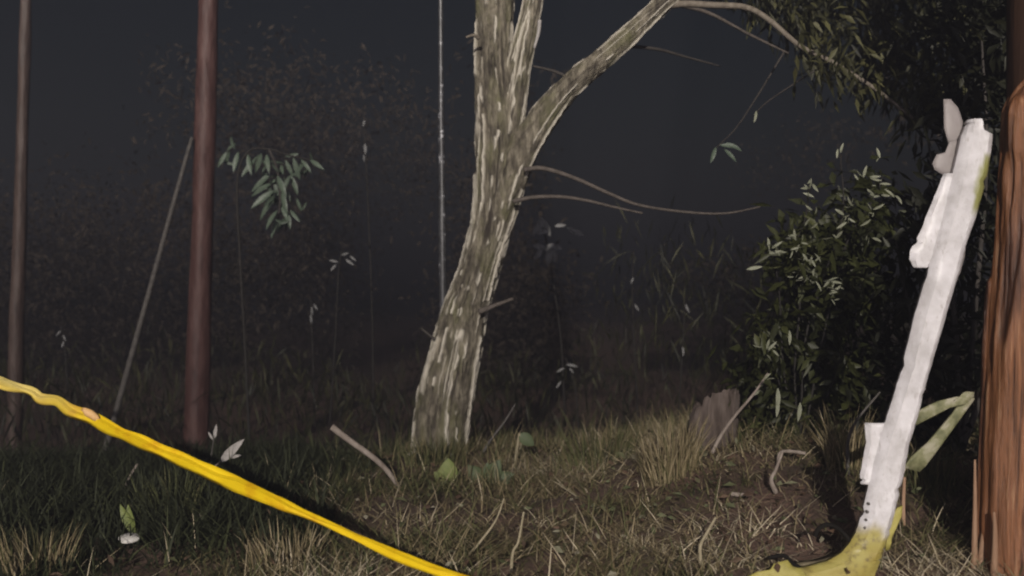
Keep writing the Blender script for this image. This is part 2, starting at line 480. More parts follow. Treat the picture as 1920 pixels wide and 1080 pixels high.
# overhanging branches that grow out of the limb's upper end
px_twig('branch', [(1215, 22), (1270, 8), (1340, 10), (1398, 14), (1440, 36), (1500, 86), (1560, 116), (1640, 166), (1712, 222)], 6.85, 15, 6, M['thin_bark'], tree, -0.5, 60)
px_twig('branch', [(1268, 8), (1330, 25), (1400, 62), (1478, 100)], 6.85, 9, 4, M['twig'], tree, 0.2, 30)
px_twig('branch', [(1150, 84), (1230, 92), (1290, 108), (1350, 124)], 6.9, 8, 3, M['far_twig'], tree, 0.4, 24)
px_twig('twig', [(982, 318), (1020, 316), (1080, 335), (1140, 362), (1200, 385), (1290, 398), (1360, 400), (1425, 388)], 6.8, 10, 3, M['twig'], tree, 0.1, 50)
px_twig('twig', [(962, 378), (1000, 370), (1050, 369), (1100, 376), (1150, 388), (1205, 400)], 6.8, 9, 4, M['twig'], tree, 0.1, 40)
px_twig('twig', [(898, 585), (925, 574), (962, 560)], 6.85, 11, 6, M['twig'], tree, -0.05, 14)
px_twig('twig', [(828, 648), (812, 634), (790, 616)], 6.9, 7, 4, M['far_twig'], tree, 0.05, 12)
px_twig('twig', [(1070, 148), (1040, 134), (1000, 124)], 6.85, 8, 4, M['far_twig'], tree, 0.1, 12)
px_twig('twig', [(898, 72), (888, 66), (874, 70)], 6.8, 8, 4, M['thin_bark'], tree, -0.05, 10)
# peeled bark flake on the second stem and the cut stub at the foot
px_twig('bark_strip', [(1012, 38), (1010, 60), (1002, 90)], 6.72, 8, 5, M['dry_leaf'], tree, 0, 12)
px_twig('bark_strip', [(848, 850), (850, 862), (878, 863)], 6.72, 6, 5, M['dry_leaf'], tree, 0, 12)

# crown: drooping narrow leaves along twigs, over the right hand side
def crown_leaves(n, box, drange, ln, wd, hang=0.9, tone=(0, 1), clump=14, keep=None):
    P = []; D = []; L = []; W = []; T = []
    while len(P) < n:
        px = RNG.uniform(box[0], box[2]); py = RNG.uniform(box[1], box[3])
        if keep is not None and not keep(px, py):
            continue
        c = np.array(at(px, py, RNG.uniform(*drange)))
        ct = RNG.uniform(*tone)
        cd_ = RNG.normal(size=3) * 0.7 + np.array([0.25, 0, -hang])
        for _ in range(clump):
            P.append(c + RNG.normal(size=3) * np.array([0.075, 0.08, 0.06]))
            D.append(cd_ + RNG.normal(size=3) * 0.45)
            L.append(RNG.uniform(*ln)); W.append(RNG.uniform(*wd)); T.append(np.clip(ct + RNG.normal() * 0.12, 0, 1))
    V, Fc = leaves_arrays(P, D, L, W)
    return V, Fc, np.repeat(T, 5)

def edge_y(px):        # lower edge of the hanging foliage
    return np.interp(px, [1230, 1400, 1470, 1560, 1640, 1700, 1740, 1800, 1880, 2100], [-60, 5, 60, 150, 190, 215, 255, 190, 150, 140])
V1, F1, T1 = crown_leaves(13000, (1330, -260, 2050, 260), (6.9, 8.2), (0.07, 0.17), (0.016, 0.032), 0.9, (0, 0.75), 14, lambda x, y: y < edge_y(x) - 15 + RNG.normal() * 10)
V2, F2, T2 = crown_leaves(260, (1420, 30, 1900, 260), (6.1, 6.5), (0.08, 0.15), (0.016, 0.030), 0.8, (0.5, 0.95), 7, lambda x, y: edge_y(x) - 130 < y < edge_y(x) - 8)  # front leaves toned paler, their highlights put into the colour
mesh_obj('crown', np.vstack([V1, V2]), np.vstack([F1, F2 + len(V1)]), M['dark_leaf'], tree, False, {'tone': np.concatenate([T1, T2])})

# ------------------------------------------------------------------ slim trunks and poles on the left
def slim(name, prof, d, mat, label, cat, disp=None, nu=48, group=None):
    b0 = gpt(prof[0][0], d)
    t = thing(name, b0, label, cat, group)
    P = [Vector((b0.x, b0.y, b0.z - 0.15))] + [at(x, y, d) for x, y, w in prof[1:]]
    o = tube('trunk' if name == 'bare_tree' else 'shaft', P, [pxr(w, d) for x, y, w in prof], mat, t, nu, 160, disp)
    return t
def small_disp(amp, fr, seed):
    def f(TH, S, rr):
        return amp * (vnoise(TH * fr, S * 2.5, seed, fr) + 0.4 * vnoise(TH * fr * 2, S * 9, seed + 1, fr * 2)), {'pale': TH * 0}
    return f
slim('bare_tree', [(368, 870, 52), (369, 800, 48), (374, 600, 43), (380, 400, 40), (388, 120, 37), (391, -60, 35), (394, -170, 34)], 9.3, M['red_bark'],
     'thicker reddish bare trunk beside the hanging green leaf cluster', 'bare tree', small_disp(0.006, 8, 70), group='bare trunks on the left')
slim('bare_tree', [(24, 862, 32), (27, 800, 30), (33, 560, 27), (41, 300, 22), (49, 0, 20), (53, -140, 18)], 10.0, M['grey_bark'],
     'thin bare trunk at the far left edge, behind the tape end', 'bare tree', small_disp(0.005, 7, 75), group='bare trunks on the left')
slim('slender_pole', [(834, 900, 15), (833, 700, 15), (830, 500, 14), (828, 250, 12), (826, 0, 9), (825, -150, 8)], 7.5, M['galvanised'],
     'thin straight grey pole with pale specks rising behind the forked tree', 'pole', small_disp(0.002, 6, 80), 24)
t = thing('leaning_stick', gpt(206, 9.0), 'thin grey stick leaning towards the thicker reddish trunk', 'stick')
px_twig('shaft', [(196, 850), (215, 782), (250, 655), (284, 532), (318, 408), (348, 300), (360, 258)], 9.0, 13, 7, M['dark_deadwood'], t, 0.2, 60)

# leafy sapling whose drooping top hangs beside the reddish trunk
def leaf_mesh(name, ln, wd, mat):
    """A cupped leaf along +Y: a little blade of 16 faces."""
    n = 7; V = []; Fc = []
    for k in range(n):
        u = k / (n - 1); w = wd * 0.5 * math.sin(math.pi * min(1, u * 0.97 + 0.03)) ** 0.8 * (1 - 0.25 * u)
        zz = -0.16 * ln * u * u
        V += [(-w, ln * u, zz + w * 0.35), (0, ln * u, zz), (w, ln * u, zz + w * 0.35)]
    for k in range(n - 1):
        a = k * 3
        Fc += [(a, a + 1, a + 4, a + 3), (a + 1, a + 2, a + 5, a + 4)]
    me = bpy.data.meshes.new(name); me.from_pydata(V, [], Fc); me.update()
    me.polygons.foreach_set('use_smooth', np.ones(len(me.polygons), bool))
    me.materials.append(mat)
    return me

def put_leaf(me, base, direction, normal, parent, scale=1.0):
    o = bpy.data.objects.new('leaf', me); COL.objects.link(o)
    y = Vector(direction).normalized(); x = y.cross(Vector(normal)).normalized(); z = x.cross(y)
    R = Matrix((x, y, z)).transposed().to_4x4()
    o.parent = parent
    o.matrix_basis = Matrix.Translation(Vector(base) - parent_origin(parent)) @ R @ Matrix.Scale(scale, 4)
    return o

def px_dir(dx, dy, out=-0.3):
    return Vector((dx, out * math.hypot(dx, dy), -dy))

L_green = leaf_mesh('green_leaf_blade', 0.17, 0.055, M['bright_leaf'])
M['sap_leaf'] = mat_noise('sap_leaf', [(0.3, (0.045, 0.070, 0.046)), (0.7, (0.12, 0.15, 0.11))], 16, 0.4)
M['sap_dark'] = mat_noise('sap_dark', [(0.3, (0.04, 0.058, 0.04)), (0.7, (0.085, 0.11, 0.08))], 16, 0.45)
L_sap = leaf_mesh('sapling_leaf_blade', 0.19, 0.052, M['sap_leaf'])
L_sapd = leaf_mesh('sapling_leaf_blade', 0.20, 0.05, M['sap_dark'])
t = thing('leafy_sapling', gpt(470, 8.6), 'slim sapling with a hanging cluster of broad dark green leaves', 'sapling')
px_twig('stem', [(470, 890), (462, 700), (450, 480), (445, 340), (465, 285), (505, 280), (545, 292), (585, 300)], 8.6, 6, 3, M['dark_stem'], t, 0, 60)
px_twig('stem', [(505, 280), (520, 320), (525, 370), (522, 410)], 8.6, 5, 3, M['far_twig'], t, 0, 20)
fol = []
for (x, y, dx, dy, s) in [(425, 285, -8, 14, .8), (447, 285, -4, 20, .9), (465, 290, 4, 22, .9), (490, 288, -6, 16, .9), (500, 290, 4, 20, 1), (478, 300, -16, 22, .9), (505, 330, -26, 20, 1.1),
                         (508, 345, -34, 16, 1.1), (512, 358, -30, 24, 1.15), (514, 372, -22, 26, 1.1), (520, 330, 12, 24, 1), (528, 345, 18, 28, 1), (528, 362, 10, 30, 1.1), (520, 395, -16, 26, 1.1),
                         (522, 408, -12, 30, 1.1), (528, 385, 16, 30, 1), (535, 300, 10, 22, .9), (550, 296, 6, 22, .9), (565, 300, 14, 16, .8), (582, 300, 12, 8, .8), (545, 330, 12, 26, .9), (495, 315, 4, 26, 1.0), (540, 400, 6, 26, .8), (556, 372, 8, 22, .7)]:
    put_leaf(L_sap, at(x, y, 8.6 + random.uniform(-.12, .12)), px_dir(dx, dy, random.uniform(-.5, .2)), (random.uniform(-.4, .4), -1, random.uniform(0, .8)), t, s * random.uniform(.8, 1.05))

for q in range(46):
    cx_, cy_ = random.choice([(440, 285), (490, 300), (500, 340), (510, 370), (525, 360), (545, 310), (575, 305), (535, 390), (522, 415), (515, 330)])
    put_leaf(L_sap if q % 4 == 0 else L_sapd, at(cx_ + random.gauss(0, 12), cy_ + random.gauss(0, 12), 8.65 + random.uniform(-.15, .25)), px_dir(random.gauss(0, 18), random.gauss(14, 14), random.uniform(-1.2, .9)), (random.uniform(-1, 1), -1, random.uniform(-.6, 1)), t, random.uniform(0.35, 0.8))

# far saplings, only their pale leaves catch the light
L_far = leaf_mesh('far_leaf_blade', 0.125, 0.038, M['far_leaf'])
M['tuft_leaf'] = mat_noise('tuft_leaf', [(0.3, (0.15, 0.15, 0.15)), (0.7, (0.26, 0.26, 0.255))], 30, 0.6)
L_tuft = leaf_mesh('tuft_leaf_blade', 0.13, 0.05, M['tuft_leaf'])
def far_sapling(name, base_px, d, tip_pts, leaves, label, ww=3.5, bright=False):
    t = thing(name, gpt(base_px, d), label, 'sapling', 'faint saplings in the dark background')
    px_twig('stem', [(base_px, 860 if d < 9.5 else 800)] + tip_pts, d, ww, 2, M['dark_stem'], t, 0, 40)
    for (x, y, dx, dy, s) in leaves:
        if bright:
            put_leaf(L_tuft, at(x, y, d - 0.05), px_dir(dx, dy, 0.0), (random.uniform(-.15, .15), -1, 0.2), t, s * 1.1)
        else:
            put_leaf(L_far, at(x, y, d - 0.05), px_dir(dx, dy, random.uniform(-.5, .1)), (random.uniform(-.5, .5), -1, random.uniform(-.2, .5)), t, s * random.uniform(0.6, 0.95))
    return t
far_sapling('sapling', 618, 9.5, [(628, 650), (634, 520), (640, 470)], [(634, 492, -14, -4, .8), (630, 496, -8, 10, .9), (640, 478, 16, -4, .8), (648, 486, 14, 10, .9), (656, 480, 16, 12, .6)], 'faint sapling with a pale leaf tuft right of the green cluster')
far_sapling('sapling', 590, 10.5, [(588, 700), (584, 600), (583, 560)], [(584, 575, 2, 30, 1.1), (582, 590, 3, 26, 1.0), (588, 570, 12, 16, .7)], 'faint low sapling whose pale leaf hangs down below the green cluster')
far_sapling('sapling', 700, 10.5, [(698, 600), (690, 380), (682, 220)], [(684, 270, 3, 40, 1.2), (682, 290, 2, 36, .9), (684, 225, -6, 24, .7)], 'tall faint sapling left of the thin grey pole')
far_sapling('sapling', 128, 10.0, [(126, 720), (120, 640), (112, 610)], [(120, 640, -6, 22, .8), (118, 628, 10, 20, .7), (114, 620, -12, 14, .6)], 'faint sapling between the far left trunk and the leaning stick')
far_sapling('sapling', 1060, 9.5, [(1052, 640), (1036, 520), (1022, 440), (1014, 405)],
            [(1016, 408, -18, 38, 1.25), (1016, 408, 16, 36, 1.25), (1006, 436, 22, -2, .9), (1040, 424, 24, -3, .7), (1064, 428, 20, 8, 1.1), (1000, 460, 22, 6, 1.0), (1018, 466, -14, 18, .9), (1026, 460, 12, 2, 1.0), (1030, 462, -2, 24, 1.2), (1034, 462, 6, 22, 1.0)],
            'faint sapling with pale crossed leaves close beside the forked tree', bright=True)
far_sapling('sapling', 1088, 9.2, [(1080, 740), (1068, 690), (1060, 670)], [(1062, 684, 22, 2, 1.1), (1058, 690, -16, 8, .8), (1068, 690, 14, 18, .7), (1052, 715, -8, 10, .7)], 'faint knee high sapling with a pale leaf right of the tree foot')
far_sapling('sapling', 1268, 8.4, [(1276, 720), (1282, 620), (1284, 560)], [(1280, 650, 2, 40, 0.9), (1286, 570, 8, 24, .7)], 'faint upright sapling behind the tall dry grass tuft')
far_sapling('sapling', 1196, 9.6, [(1192, 700), (1186, 560), (1188, 470)], [(1188, 520, -14, 30, .7), (1190, 570, 16, 26, .7)], 'faint thin sapling midway between tree and dry grass tuft')

# dark weeds and bushes further back: nobody could count them
P = []; D = []; L = []; W = []; T = []
for _ in range(11000):
    d = RNG.uniform(9.0, 15.0)
    px = RNG.uniform(-500, 2500)
    x = (px - 960) / F * d
    hmax = 0.25 + 1.25 * (0.5 + 0.5 * vnoise(x * 1.1 + 30, d * 0.8, 12)) * (1.15 if px > 1080 else 0.75)
    if 860 < px < 1120:
        hmax *= 0.6
    if 1130 < px < 1480:
        hmax *= 1.45
    zz = g(x, d) + hmax * RNG.uniform(0, 1) ** 1.2
    P.append((x, d, zz)); D.append(RNG.normal(size=3) * 0.35 + np.array([0, -0.1, RNG.choice([1.0, 1.0, -0.7])]))
    L.append(RNG.uniform(0.10, 0.36)); W.append(RNG.uniform(0.008, 0.024)); T.append(RNG.uniform(0, 0.8))
V, Fc = leaves_arrays(P, D, L, W)
tag(mesh_obj('undergrowth', V, Fc, M['dark_leaf'], None, False, {'tone': np.repeat(T, 5)}), 'dark tangled weeds fading into the night behind the tree', 'undergrowth', kind='stuff')

P = []; D = []; L = []; W = []; T = []  # leaf mass added to give the haze its brown mottling
while len(P) < 70000:
    d = RNG.uniform(15, 26); x = RNG.uniform(-16, 9)
    zz = RNG.uniform(-0.3, 5.0)
    dn = 0.5 + 0.6 * vnoise(x * 0.5 + 40, zz * 0.5 + 40, 190) + 0.3 * vnoise(x * 1.6 + 40, zz * 1.2 + 40, 191) - 0.10 * zz - 0.4 * float(sstep(-3.5, 1.5, x)) * (zz > 2)
    if RNG.uniform() > dn:
        continue
    c = np.array((x, d, zz))
    for _ in range(14):
        P.append(c + RNG.normal(size=3) * 0.2); D.append(RNG.normal(size=3) + np.array([0, 0, -0.4])); L.append(RNG.uniform(0.06, 0.18)); W.append(RNG.uniform(0.02, 0.06)); T.append(RNG.uniform(0, 1))
V, Fc = leaves_arrays(P, D, L, W)
M['brown_leaf'] = mat_tone('brown_leaf', [(0.0, (0.022, 0.018, 0.015)), (1.0, (0.050, 0.040, 0.032))], 0.8, 0.1)
tag(mesh_obj('haze_woods', V, Fc, M['brown_leaf'], None, False, {'tone': np.repeat(T, 5)}), 'dim brown woodland added to mottle the haze far behind the trunks', 'woods', kind='stuff')

# ------------------------------------------------------------------ shrub with pale shoots on the right
L_pale = leaf_mesh('pale_leaf_blade', 0.075, 0.020, M['pale_leaf'])
SD = 5.9
t = thing('shrub', gpt(1500, SD), 'dark green shrub with pale young leaves on its shoot tips, left of the white post', 'shrub')
stems = [[(1500, 850), (1490, 700), (1500, 560), (1490, 470), (1510, 410), (1518, 345)],
         [(1502, 850), (1530, 700), (1560, 560), (1590, 450), (1640, 370), (1655, 330)],
         [(1498, 850), (1470, 700), (1462, 560), (1450, 470)],
         [(1504, 850), (1560, 720), (1600, 600), (1625, 480), (1660, 400)],
         [(1500, 850), (1510, 640), (1545, 520), (1580, 400), (1576, 290)],
         [(1498, 850), (1475, 760), (1440, 660)]]
for s in stems:
    px_twig('stem', s, SD, 5, 2.5, M['dark_stem'], t, RNG.uniform(0.0, .35), 40)
def in_shrub(x, y):
    c = np.interp(y, [330, 400, 460, 560, 700, 830], [1620, 1600, 1560, 1545, 1520, 1510])
    h = np.interp(y, [330, 400, 460, 560, 700, 830], [25, 70, 120, 130, 130, 110])
    return abs(x - c) < h * (0.8 + 0.6 * vnoise(x * .028, y * .028, 33)) and vnoise(x * .035 + 9, y * .035, 34) > -0.35
Vs, Fs, Ts = crown_leaves(3700, (1360, 330, 1740, 840), (5.75, 6.9), (0.05, 0.15), (0.02, 0.05), 0.3, (0, 0.62), 7, in_shrub)
mesh_obj('foliage', Vs, Fs, M['shrub_leaf'], t, False, {'tone': Ts})
pale = [(1518, 345), (1516, 365), (1520, 400), (1514, 430), (1500, 455), (1486, 470), (1440, 462), (1448, 470), (1455, 478), (1600, 385), (1585, 400), (1580, 412), (1562, 410), (1588, 415),
        (1650, 352), (1645, 365), (1648, 340), (1612, 332), (1630, 335), (1675, 365), (1640, 395), (1632, 405), (1664, 372), (1576, 282), (1640, 300), (1510, 490), (1525, 498), (1532, 492), (1505, 520),
        (1490, 525), (1518, 515), (1552, 540), (1560, 548), (1556, 530), (1575, 535), (1565, 445), (1630, 448), (1480, 445), (1448, 655), (1440, 648), (1436, 660), (1426, 728), (1434, 720), (1570, 560)]
for (x, y) in pale:
    dq = SD - RNG.uniform(0.2, 0.45)
    for q in range(RNG.integers(2, 5)):
        a = RNG.uniform(0, 2 * math.pi)
        put_leaf(L_pale, at(x + RNG.normal() * 4, y + RNG.normal() * 4, dq), px_dir(math.cos(a), math.sin(a) * 0.9 - 0.35, RNG.uniform(-1.2, .6)), (RNG.uniform(-1, 1), RNG.uniform(-1, -.1), RNG.uniform(-.5, .9)), t, RNG.uniform(0.3, 0.95))
for (x, y, dx, dy, s) in [(1458, 728, 1, 40, 1.5), (1500, 755, -2, 26, 1.3), (1498, 760, 0, 30, 1.1), (1458, 750, -1, 40, 1.2), (1400, 505, 30, -6, 1.1), (1480, 620, 2, 40, 1)]:
    put_leaf(L_pale, at(x, y, SD - 0.35), px_dir(dx, dy, -0.1), (0.2, -1, 0.2), t, s)
tw = px_twig('hanging_twig', [(1560, 112), (1500, 150), (1440, 190), (1414, 215)], 6.6, 4, 2, M['far_twig'], tree, 0.2, 20)
put_leaf(L_pale, at(1418, 208, 6.6), px_dir(-4, 22), (0.3, -1, 0.1), tree, 1.0)
px_twig('hanging_twig', [(1470, 98), (1420, 180), (1380, 240), (1342, 278)], 7.0, 4, 2, M['far_twig'], tree, 0.2, 20)
for (x, y, dx, dy) in [(1342, 276, -4, 12), (1350, 272, 18, 2), (1362, 268, 20, 10), (1358, 280, 14, 14)]:
    put_leaf(L_sap, at(x, y, 7.1), px_dir(dx, dy), (0.3, -1, 0.3), tree, 0.6)

# darker, taller bush that fills the corner behind post and pole
t = thing('bush', gpt(1800, 5.6), 'tall near black bush filling the corner behind the wooden pole', 'bush')
for s in ([(1800, 850), (1790, 600), (1760, 400), (1740, 260)], [(1805, 850), (1830, 560), (1850, 300), (1840, 60)], [(1795, 850), (1740, 700), (1700, 560), (1680, 450)], [(1800, 850), (1890, 600), (1960, 300), (1990, 0)]):
    px_twig('stem', s, 5.7, 14, 4, M['far_twig'], t, 0.1, 40)
def in_bush(x, y):
    lo = np.interp(y, [-100, 100, 230, 330, 450, 600, 760, 860], [1740, 1740, 1745, 1710, 1690, 1650, 1640, 1660])
    return x > lo + 12 * vnoise(x * .03, y * .03, 35)
Vs, Fs, Ts = crown_leaves(9000, (1620, -120, 2200, 850), (5.5, 6.6), (0.07, 0.14), (0.022, 0.045), 0.5, (0, 0.12), 10, in_bush)
mesh_obj('foliage', Vs, Fs, M['dark_leaf'], t, False, {'tone': Ts})

# ------------------------------------------------------------------ stump and dead sticks
sb = gpt(1336, 5.9)
def stump_disp(TH, S, rr):
    top = S.max()
    jag = 0.05 * vnoise(TH * 9, TH * 0 + 3, 90, 9) + 0.03 * vnoise(TH * 21, TH * 0 + 5, 91, 21)
    return 0.016 * vnoise(TH * 14, S * 3, 92, 14) + 0.012 * vnoise(TH * 5, S * 6, 93, 5) + rr * 0.25 * (1 - S / top) ** 2, {'pale': TH * 0}
V, Q, tri, att = sweep([sb + Vector((0, 0, -.12)), sb + Vector((0.0, 0, 0.08)), sb + Vector((0.01, 0, 0.2)), sb + Vector((0.02, 0, 0.31))], [0.135, 0.128, 0.12, 0.118], 72, 40, stump_disp)
z0 = sb.z + 0.16
up = V[:, 2] > z0
a = np.arctan2(V[:, 1] - sb.y, V[:, 0] - sb.x)
cut = 0.60 + 0.36 * np.clip(np.cos(a + 0.5), -1, 1) + 0.12 * vnoise(a * 3 + 20, a * 0, 94) + 0.16 * np.abs(vnoise(a * 9 + 40, a * 0, 95)) + 0.10 * vnoise(a * 21 + 40, a * 0, 96)
V[up, 2] = z0 + (V[up, 2] - z0) * np.clip(cut[up], 0.05, 1.25)
V[-1, 2] = sb.z + 0.20
tag(mesh_obj('tree_stump', V, [tuple(q) for q in Q] + tri, M['stump'], None, True), 'jagged pinkish grey tree stump behind the tall dry grass tuft', 'tree stump')

def stick(label, pts, d, w0, w1, mat, dd=0.0, name='fallen_stick', cat='stick', nv=24):
    low = max(pts, key=lambda p: p[1])
    hit = ground_hit(low[0], low[1], 0.015)
    if hit and abs(hit - d) < 1.6:
        d = hit
    o = px_twig(name, pts, d, w0, w1, mat, None, dd, nv)
    return tag(o, label, cat)
stick('grey dead stick leaning down into the weeds left of the forked tree', [(622, 800), (650, 822), (700, 858), (728, 885), (748, 915)], 6.2, 13, 9, M['deadwood'])
stick('thin grey stick rising at a slant just right of the tree foot', [(905, 850), (920, 825), (945, 792), (966, 758)], 7.1, 6, 3, M['dark_deadwood'])
stick('slanting tan twig leaning against the right side of the stump', [(1335, 850), (1350, 820), (1378, 780), (1412, 740), (1440, 700)], 5.6, 8, 4, M['deadwood'], 0.1)
stick('short pale bent twig on the soil under the shrub', [(1458, 872), (1462, 850), (1480, 846), (1510, 850)], 5.2, 6, 7, M['deadwood'])
stick('pale bowed root stem curving up beside the short bent twig', [(1455, 925), (1446, 900), (1455, 880), (1468, 845)], 5.1, 10, 5, M['deadwood'])
stick('thin dark twig crossing behind the flange of the white post', [(1545, 735), (1580, 765), (1612, 788), (1640, 800)], 5.4, 7, 4, M['dark_deadwood'], 0.0)
stick('dark bowed twig above the crossing twig by the white post', [(1590, 890), (1590, 830), (1605, 790), (1650, 735)], 5.3, 8, 4, M['dark_deadwood'])
stick('kinked straw coloured stalk standing left of the soil heap', [(1315, 1060), (1313, 1025), (1325, 1000), (1342, 970)], 4.3, 8, 5, M['straw'])
stick('short pale chip of wood lying on the soil heap', [(1370, 926), (1392, 928), (1408, 928)], 4.9, 9, 7, M['deadwood'])
stick('long straw stalk slanting over the lit grass in the middle', [(880, 1040), (905, 1010), (930, 975), (945, 935)], 4.6, 6, 3, M['straw'])
stick('tall bent straw stalk in the lit grass below the tree', [(958, 1075), (962, 1035), (972, 1015), (982, 960)], 4.2, 7, 4, M['straw'])
stick('pale upright wood sliver standing between white post and pole', [(1694, 985), (1694, 940), (1696, 895)], 4.1, 8, 6, M['splinter'])
stick('thin pale twig under the tape at the left', [(232, 925), (240, 900), (258, 870)], 6.4, 6, 4, M['deadwood'])

# ------------------------------------------------------------------ small plants
def small_plant(name, label, px, d, stempts, leaves, leafmesh, stemmat, cat='plant', w=6):
    t = thing(name, gpt(px, d), label, cat)
    for s in stempts:
        px_twig('stem', s, d, w, w * 0.6, stemmat, t, 0, 14)
    for (x, y, dx, dy, s) in leaves:
        put_leaf(leafmesh, at(x, y, d), px_dir(dx, dy, -0.15), (RNG.uniform(-.2, .2), -1, 0.25), t, s)
    return t
L_dry = leaf_mesh('dry_leaf_blade', 0.15, 0.045, M['dry_leaf'])
L_round = leaf_mesh('round_leaf_blade', 0.16, 0.15, M['bright_leaf'])
M['dull_leaf'] = mat_noise('dull_leaf', [(0.3, (0.05, 0.075, 0.03)), (0.7, (0.09, 0.11, 0.05))], 20, 0.5)
L_dull = leaf_mesh('dull_leaf_blade', 0.16, 0.12, M['dull_leaf'])
small_plant('withered_plant', 'withered plant with one pale pointed leaf above the yellow tape', 395, 6.2, [[(375, 940), (400, 880), (415, 866)]], [(413, 867, 46, -46, 1.25), (428, 858, 28, -6, 0.5)], L_dry, M['deadwood'])
small_plant('withered_plant', 'thin withered stalk with a tiny pale tip left of the pointed leaf', 396, 6.4, [[(392, 930), (396, 860), (402, 815)]], [(402, 822, 4, -24, 0.55), (399, 824, -8, -14, 0.35)], L_dry, M['dark_deadwood'], w=4)
small_plant('broad_leaf_plant', 'low plant with a round yellow green leaf at the tree foot', 845, 6.0, [[(845, 925), (842, 902)]], [(842, 906, -2, -46, 0.85), (838, 904, -24, -20, 0.55)], L_round, M['dull_leaf'])
small_plant('broad_leaf_plant', 'dull green plant of several leaves right of the round leaf', 915, 6.1, [[(915, 925), (912, 900)]], [(915, 905, 20, -40, 0.9), (905, 905, -24, -30, 0.8), (925, 905, 36, -16, 0.8), (912, 905, 2, -44, 0.7)], L_dull, M['dull_leaf'])
small_plant('broad_leaf_plant', 'bright green pointed leaf standing above the white scrap in the left grass', 245, dsc + 0.15, [[(252, 1030), (250, 995)]], [(252, 1000, -10, -42, 0.8), (254, 1002, -26, -50, 0.9)], L_green, M['dull_leaf'])
small_plant('grass_stalk', 'pale upright grass blade with a bent tip right of the tree', 968, 6.5, [[(964, 905), (967, 860), (974, 812)]], [(973, 814, 20, 14, 0.7)], L_dull, M['straw'], 'grass stalk', 8)

# white scrap in the left grass
c = at(243, 1010, dsc)
n = 18; V = [tuple(c + Vector((0, -0.005, 0.006)))]; Fc = []
for k in range(n):
    a = 2 * math.pi * k / n; rr = 0.046 * (1 + 0.15 * math.sin(3 * a))
    V.append(tuple(c + Vector((rr * math.cos(a), rr * 0.7 * math.sin(a) - 0.01, 0.016 * math.sin(a) * (1.4 if math.sin(a) > 0 else 0.3)))))
for k in range(n):
    Fc.append((0, 1 + k, 1 + (k + 1) % n))
o = mesh_obj('paper_scrap', V, Fc, M['scrap'])
md = o.modifiers.new('thickness', 'SOLIDIFY'); md.thickness = 0.008
tag(o, 'small white crumpled scrap lying in the dark grass at lower left', 'litter')

# ------------------------------------------------------------------ the broken timber pole on the right
PD = 4.0
pb = gpt(1912, PD)
stub = thing('wooden_pole', pb, 'splintered orange brown wooden pole at the right edge, leaned on by the white post', 'pole')
def stub_disp(TH, S, rr):
    top = S.max(); v = S / top
    ang = TH * 2 * np.pi
    edge = 0.07 * vnoise(v * 9, v * 0 + 1, 101) + 0.03 * vnoise(v * 40, v * 0 + 2, 102)
    # X axis of the sweep is screen right or left; the camera side is -Y
    side = -np.cos(ang) * SIGN + 0            # +1 at the left silhouette
    front = (np.sin(ang) * SIGN2)
    left = np.where(front > -0.2, side, 0)
    lim = np.interp(v, [0, 0.06, 0.5, 0.62, 0.75, 1.0], [0.40, 0.40, 0.28, 0.02, -0.4, -0.9])
    fresh = sstep(-0.02, 0.02, left - lim + edge)
    blot = sstep(0.25, 0.45, vnoise(TH * 10, S * 4, 105, 10)) * sstep(0.5, 0.62, v)
    fresh = fresh * (1 - 0.75 * blot)
    d = -0.010 * fresh + 0.006 * vnoise(TH * 30, S * 2.2, 103, 30) + 0.006 * vnoise(TH * 16, S * 5, 104, 16) - 0.012 * blot
    chunk = sstep(0.05, 0.2, vnoise(TH * 9, S * 2.5 + 7, 106, 9)) * sstep(0.55, 0.7, v)
    d = d - 0.012 * chunk
    dome = np.clip((v - 0.91) / 0.09, 0, 1)
    slant = 0.5 + 0.5 * side
    d = d - rr * (0.55 * dome ** 2 * slant + 0.30 * dome ** 3)
    cr = vnoise(TH * 34 + 0.12 * vnoise(TH * 60, S * 10, 108, 60), S * 0.6, 107, 34)
    crack = np.clip(1.1 - np.abs(cr) * 7, 0, 1) * sstep(-0.2, 0.2, vnoise(TH * 12, S * 2.5, 109, 12))
    rough = vnoise(TH * 60, S * 6, 110, 60)
    d = d - 0.007 * crack + 0.003 * rough
    d = d + (0.030 * np.clip((v - 0.9) / 0.1, 0, 1) + 0.008 * sstep(0.6, 0.8, v)) * vnoise(TH * 34, S * 5, 111, 34)
    return d, {'fresh': fresh, 'furrow': crack * 0.85}
SIGN, SIGN2 = 1, 1
Pp = [Vector((pb.x - 0.01, PD, pb.z - 0.2)), at(1910, 1080, PD), at(1930, 600, PD), at(1950, 250, PD), at(1957, 132, PD)]
C, r_ = spline(Pp, [.15] * 5, 10)
